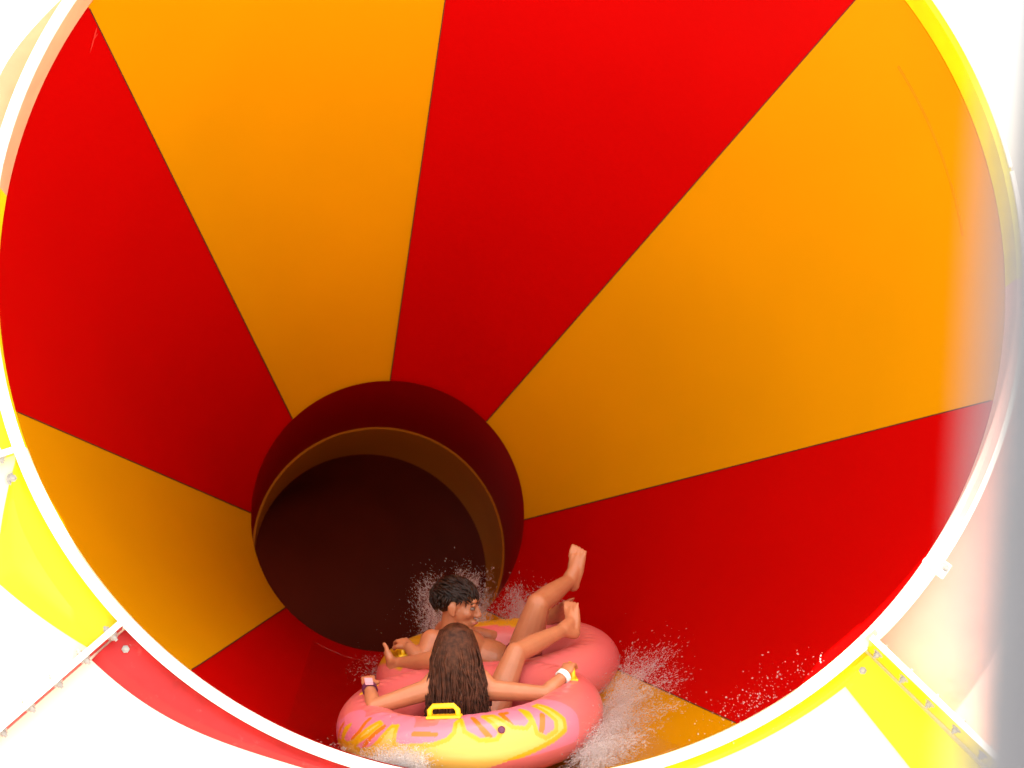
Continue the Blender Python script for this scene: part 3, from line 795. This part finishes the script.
wn = mw.node_tree.nodes.new('ShaderNodeTexNoise'); wn.inputs['Scale'].default_value = 16; wn.inputs['Detail'].default_value = 5
wb = mw.node_tree.nodes.new('ShaderNodeBump'); wb.inputs['Strength'].default_value = .6; wb.inputs['Distance'].default_value = .03
mw.node_tree.links.new(wn.outputs['Fac'], wb.inputs['Height']); mw.node_tree.links.new(wb.outputs[0], gs.inputs['Normal'])
mw.node_tree.links.new(gl.outputs[0], ms.inputs[1]); mw.node_tree.links.new(gs.outputs[0], ms.inputs[2])
mw.node_tree.links.new(ms.outputs[0], mw.node_tree.nodes['Material Output'].inputs['Surface'])
o = link('water', mesh(V, F), mw); tag(o, 'thin sheet of water running under the raft', 'water', None, 'structure')

# ------------------------------------------------------------------ foreground post and ground
pb = at(961, 768, .53); pt = at(1007, 0, .53)
ax = (pt-pb).normalized(); p_bot = pb + ax*((0-pb.z)/ax.z)
off = RIGHT*.028
pts = [p_bot+off, p_bot+off+ax*.02, p_bot+off+ax*.02, p_bot+off+ax*4.6, p_bot+off+ax*4.61]
po = empty('post', p_bot+off); tag(po, 'slim grey painted metal post close to the viewer, out of focus at the right', 'post')
tubes('shaft', [tube_verts([p_bot+off+ax*.012, p_bot+off+ax*2, p_bot+off+ax*4.6, p_bot+off+ax*4.612], [.028, .028, .028, .022], 40)], M_POST, po)
tubes('base_plate', [tube_verts([p_bot+off, p_bot+off+Vector((0, 0, .012))], .08, 32)], M_POST, po)
G = 400
o = link('ground', mesh([(-G, -G, 0), (G, -G, 0), (G, G, 0), (-G, G, 0)], [(0, 1, 2, 3)]), M_CONC, None, False); tag(o, 'pale concrete deck', 'ground', None, 'structure')

# ------------------------------------------------------------------ light
SUN_DIR = (E2*math.cos(R(4.2)) + NRM*math.sin(R(4.2)) + E1*.07).normalized()      # towards the sun
elev = math.asin(SUN_DIR.z); azim = math.atan2(SUN_DIR.x, SUN_DIR.y)
sd = bpy.data.lights.new('sun', 'SUN'); sd.energy = 5.0; sd.angle = R(.53); sd.color = (1, .95, .86)
so = bpy.data.objects.new('sun', sd); col.objects.link(so); so.rotation_mode = 'QUATERNION'; so.rotation_quaternion = SUN_DIR.to_track_quat('Z', 'Y'); so.location = (0, 0, 30)
w = bpy.data.worlds.new('World'); scene.world = w; w.use_nodes = True
nt = w.node_tree; bg = nt.nodes['Background']; bg.inputs['Strength'].default_value = .15
sky = nt.nodes.new('ShaderNodeTexSky'); sky.sky_type = 'NISHITA'; sky.sun_disc = False
sky.sun_elevation = elev; sky.sun_rotation = azim; sky.air_density = 1.0; sky.dust_density = 4.0; sky.ozone_density = 1.0
# thin bright cloud veil
tc = nt.nodes.new('ShaderNodeTexCoord'); nz = nt.nodes.new('ShaderNodeTexNoise'); nz.inputs['Scale'].default_value = 2.2; nz.inputs['Detail'].default_value = 8
nt.links.new(tc.outputs['Generated'], nz.inputs['Vector'])
mr = nt.nodes.new('ShaderNodeMapRange'); mr.inputs[1].default_value = .3; mr.inputs[2].default_value = .62; mr.inputs[3].default_value = .35; mr.inputs[4].default_value = .95
nt.links.new(nz.outputs['Fac'], mr.inputs[0])
mx = nt.nodes.new('ShaderNodeMix'); mx.data_type = 'RGBA'; mx.inputs[7].default_value = (2.9, 2.55, 2.1, 1)
nt.links.new(mr.outputs[0], mx.inputs[0]); nt.links.new(sky.outputs[0], mx.inputs[6]); nt.links.new(mx.outputs[2], bg.inputs['Color'])

# ------------------------------------------------------------------ camera and render
cd = bpy.data.cameras.new('camera'); co = bpy.data.objects.new('camera', cd); col.objects.link(co); scene.camera = co
co.location = CAM; co.rotation_euler = (R(90)+PITCH, 0, 0)
cd.sensor_width = 36; cd.lens = FPX*36/1024; cd.clip_start = .05; cd.clip_end = 2000
cd.dof.use_dof = True; cd.dof.focus_distance = 8.7; cd.dof.aperture_fstop = 2.8; cd.dof.aperture_blades = 6; cd.dof.aperture_rotation = R(30)
vs = scene.view_settings; vs.view_transform = 'Standard'; vs.look = 'None'; vs.gamma = 1; vs.use_curve_mapping = False; vs.exposure = 2.72
scene.render.engine = 'CYCLES'
cy = scene.cycles; cy.max_bounces = 14; cy.diffuse_bounces = 8; cy.transparent_max_bounces = 24; cy.use_denoising = True
cy.sample_clamp_indirect = 10
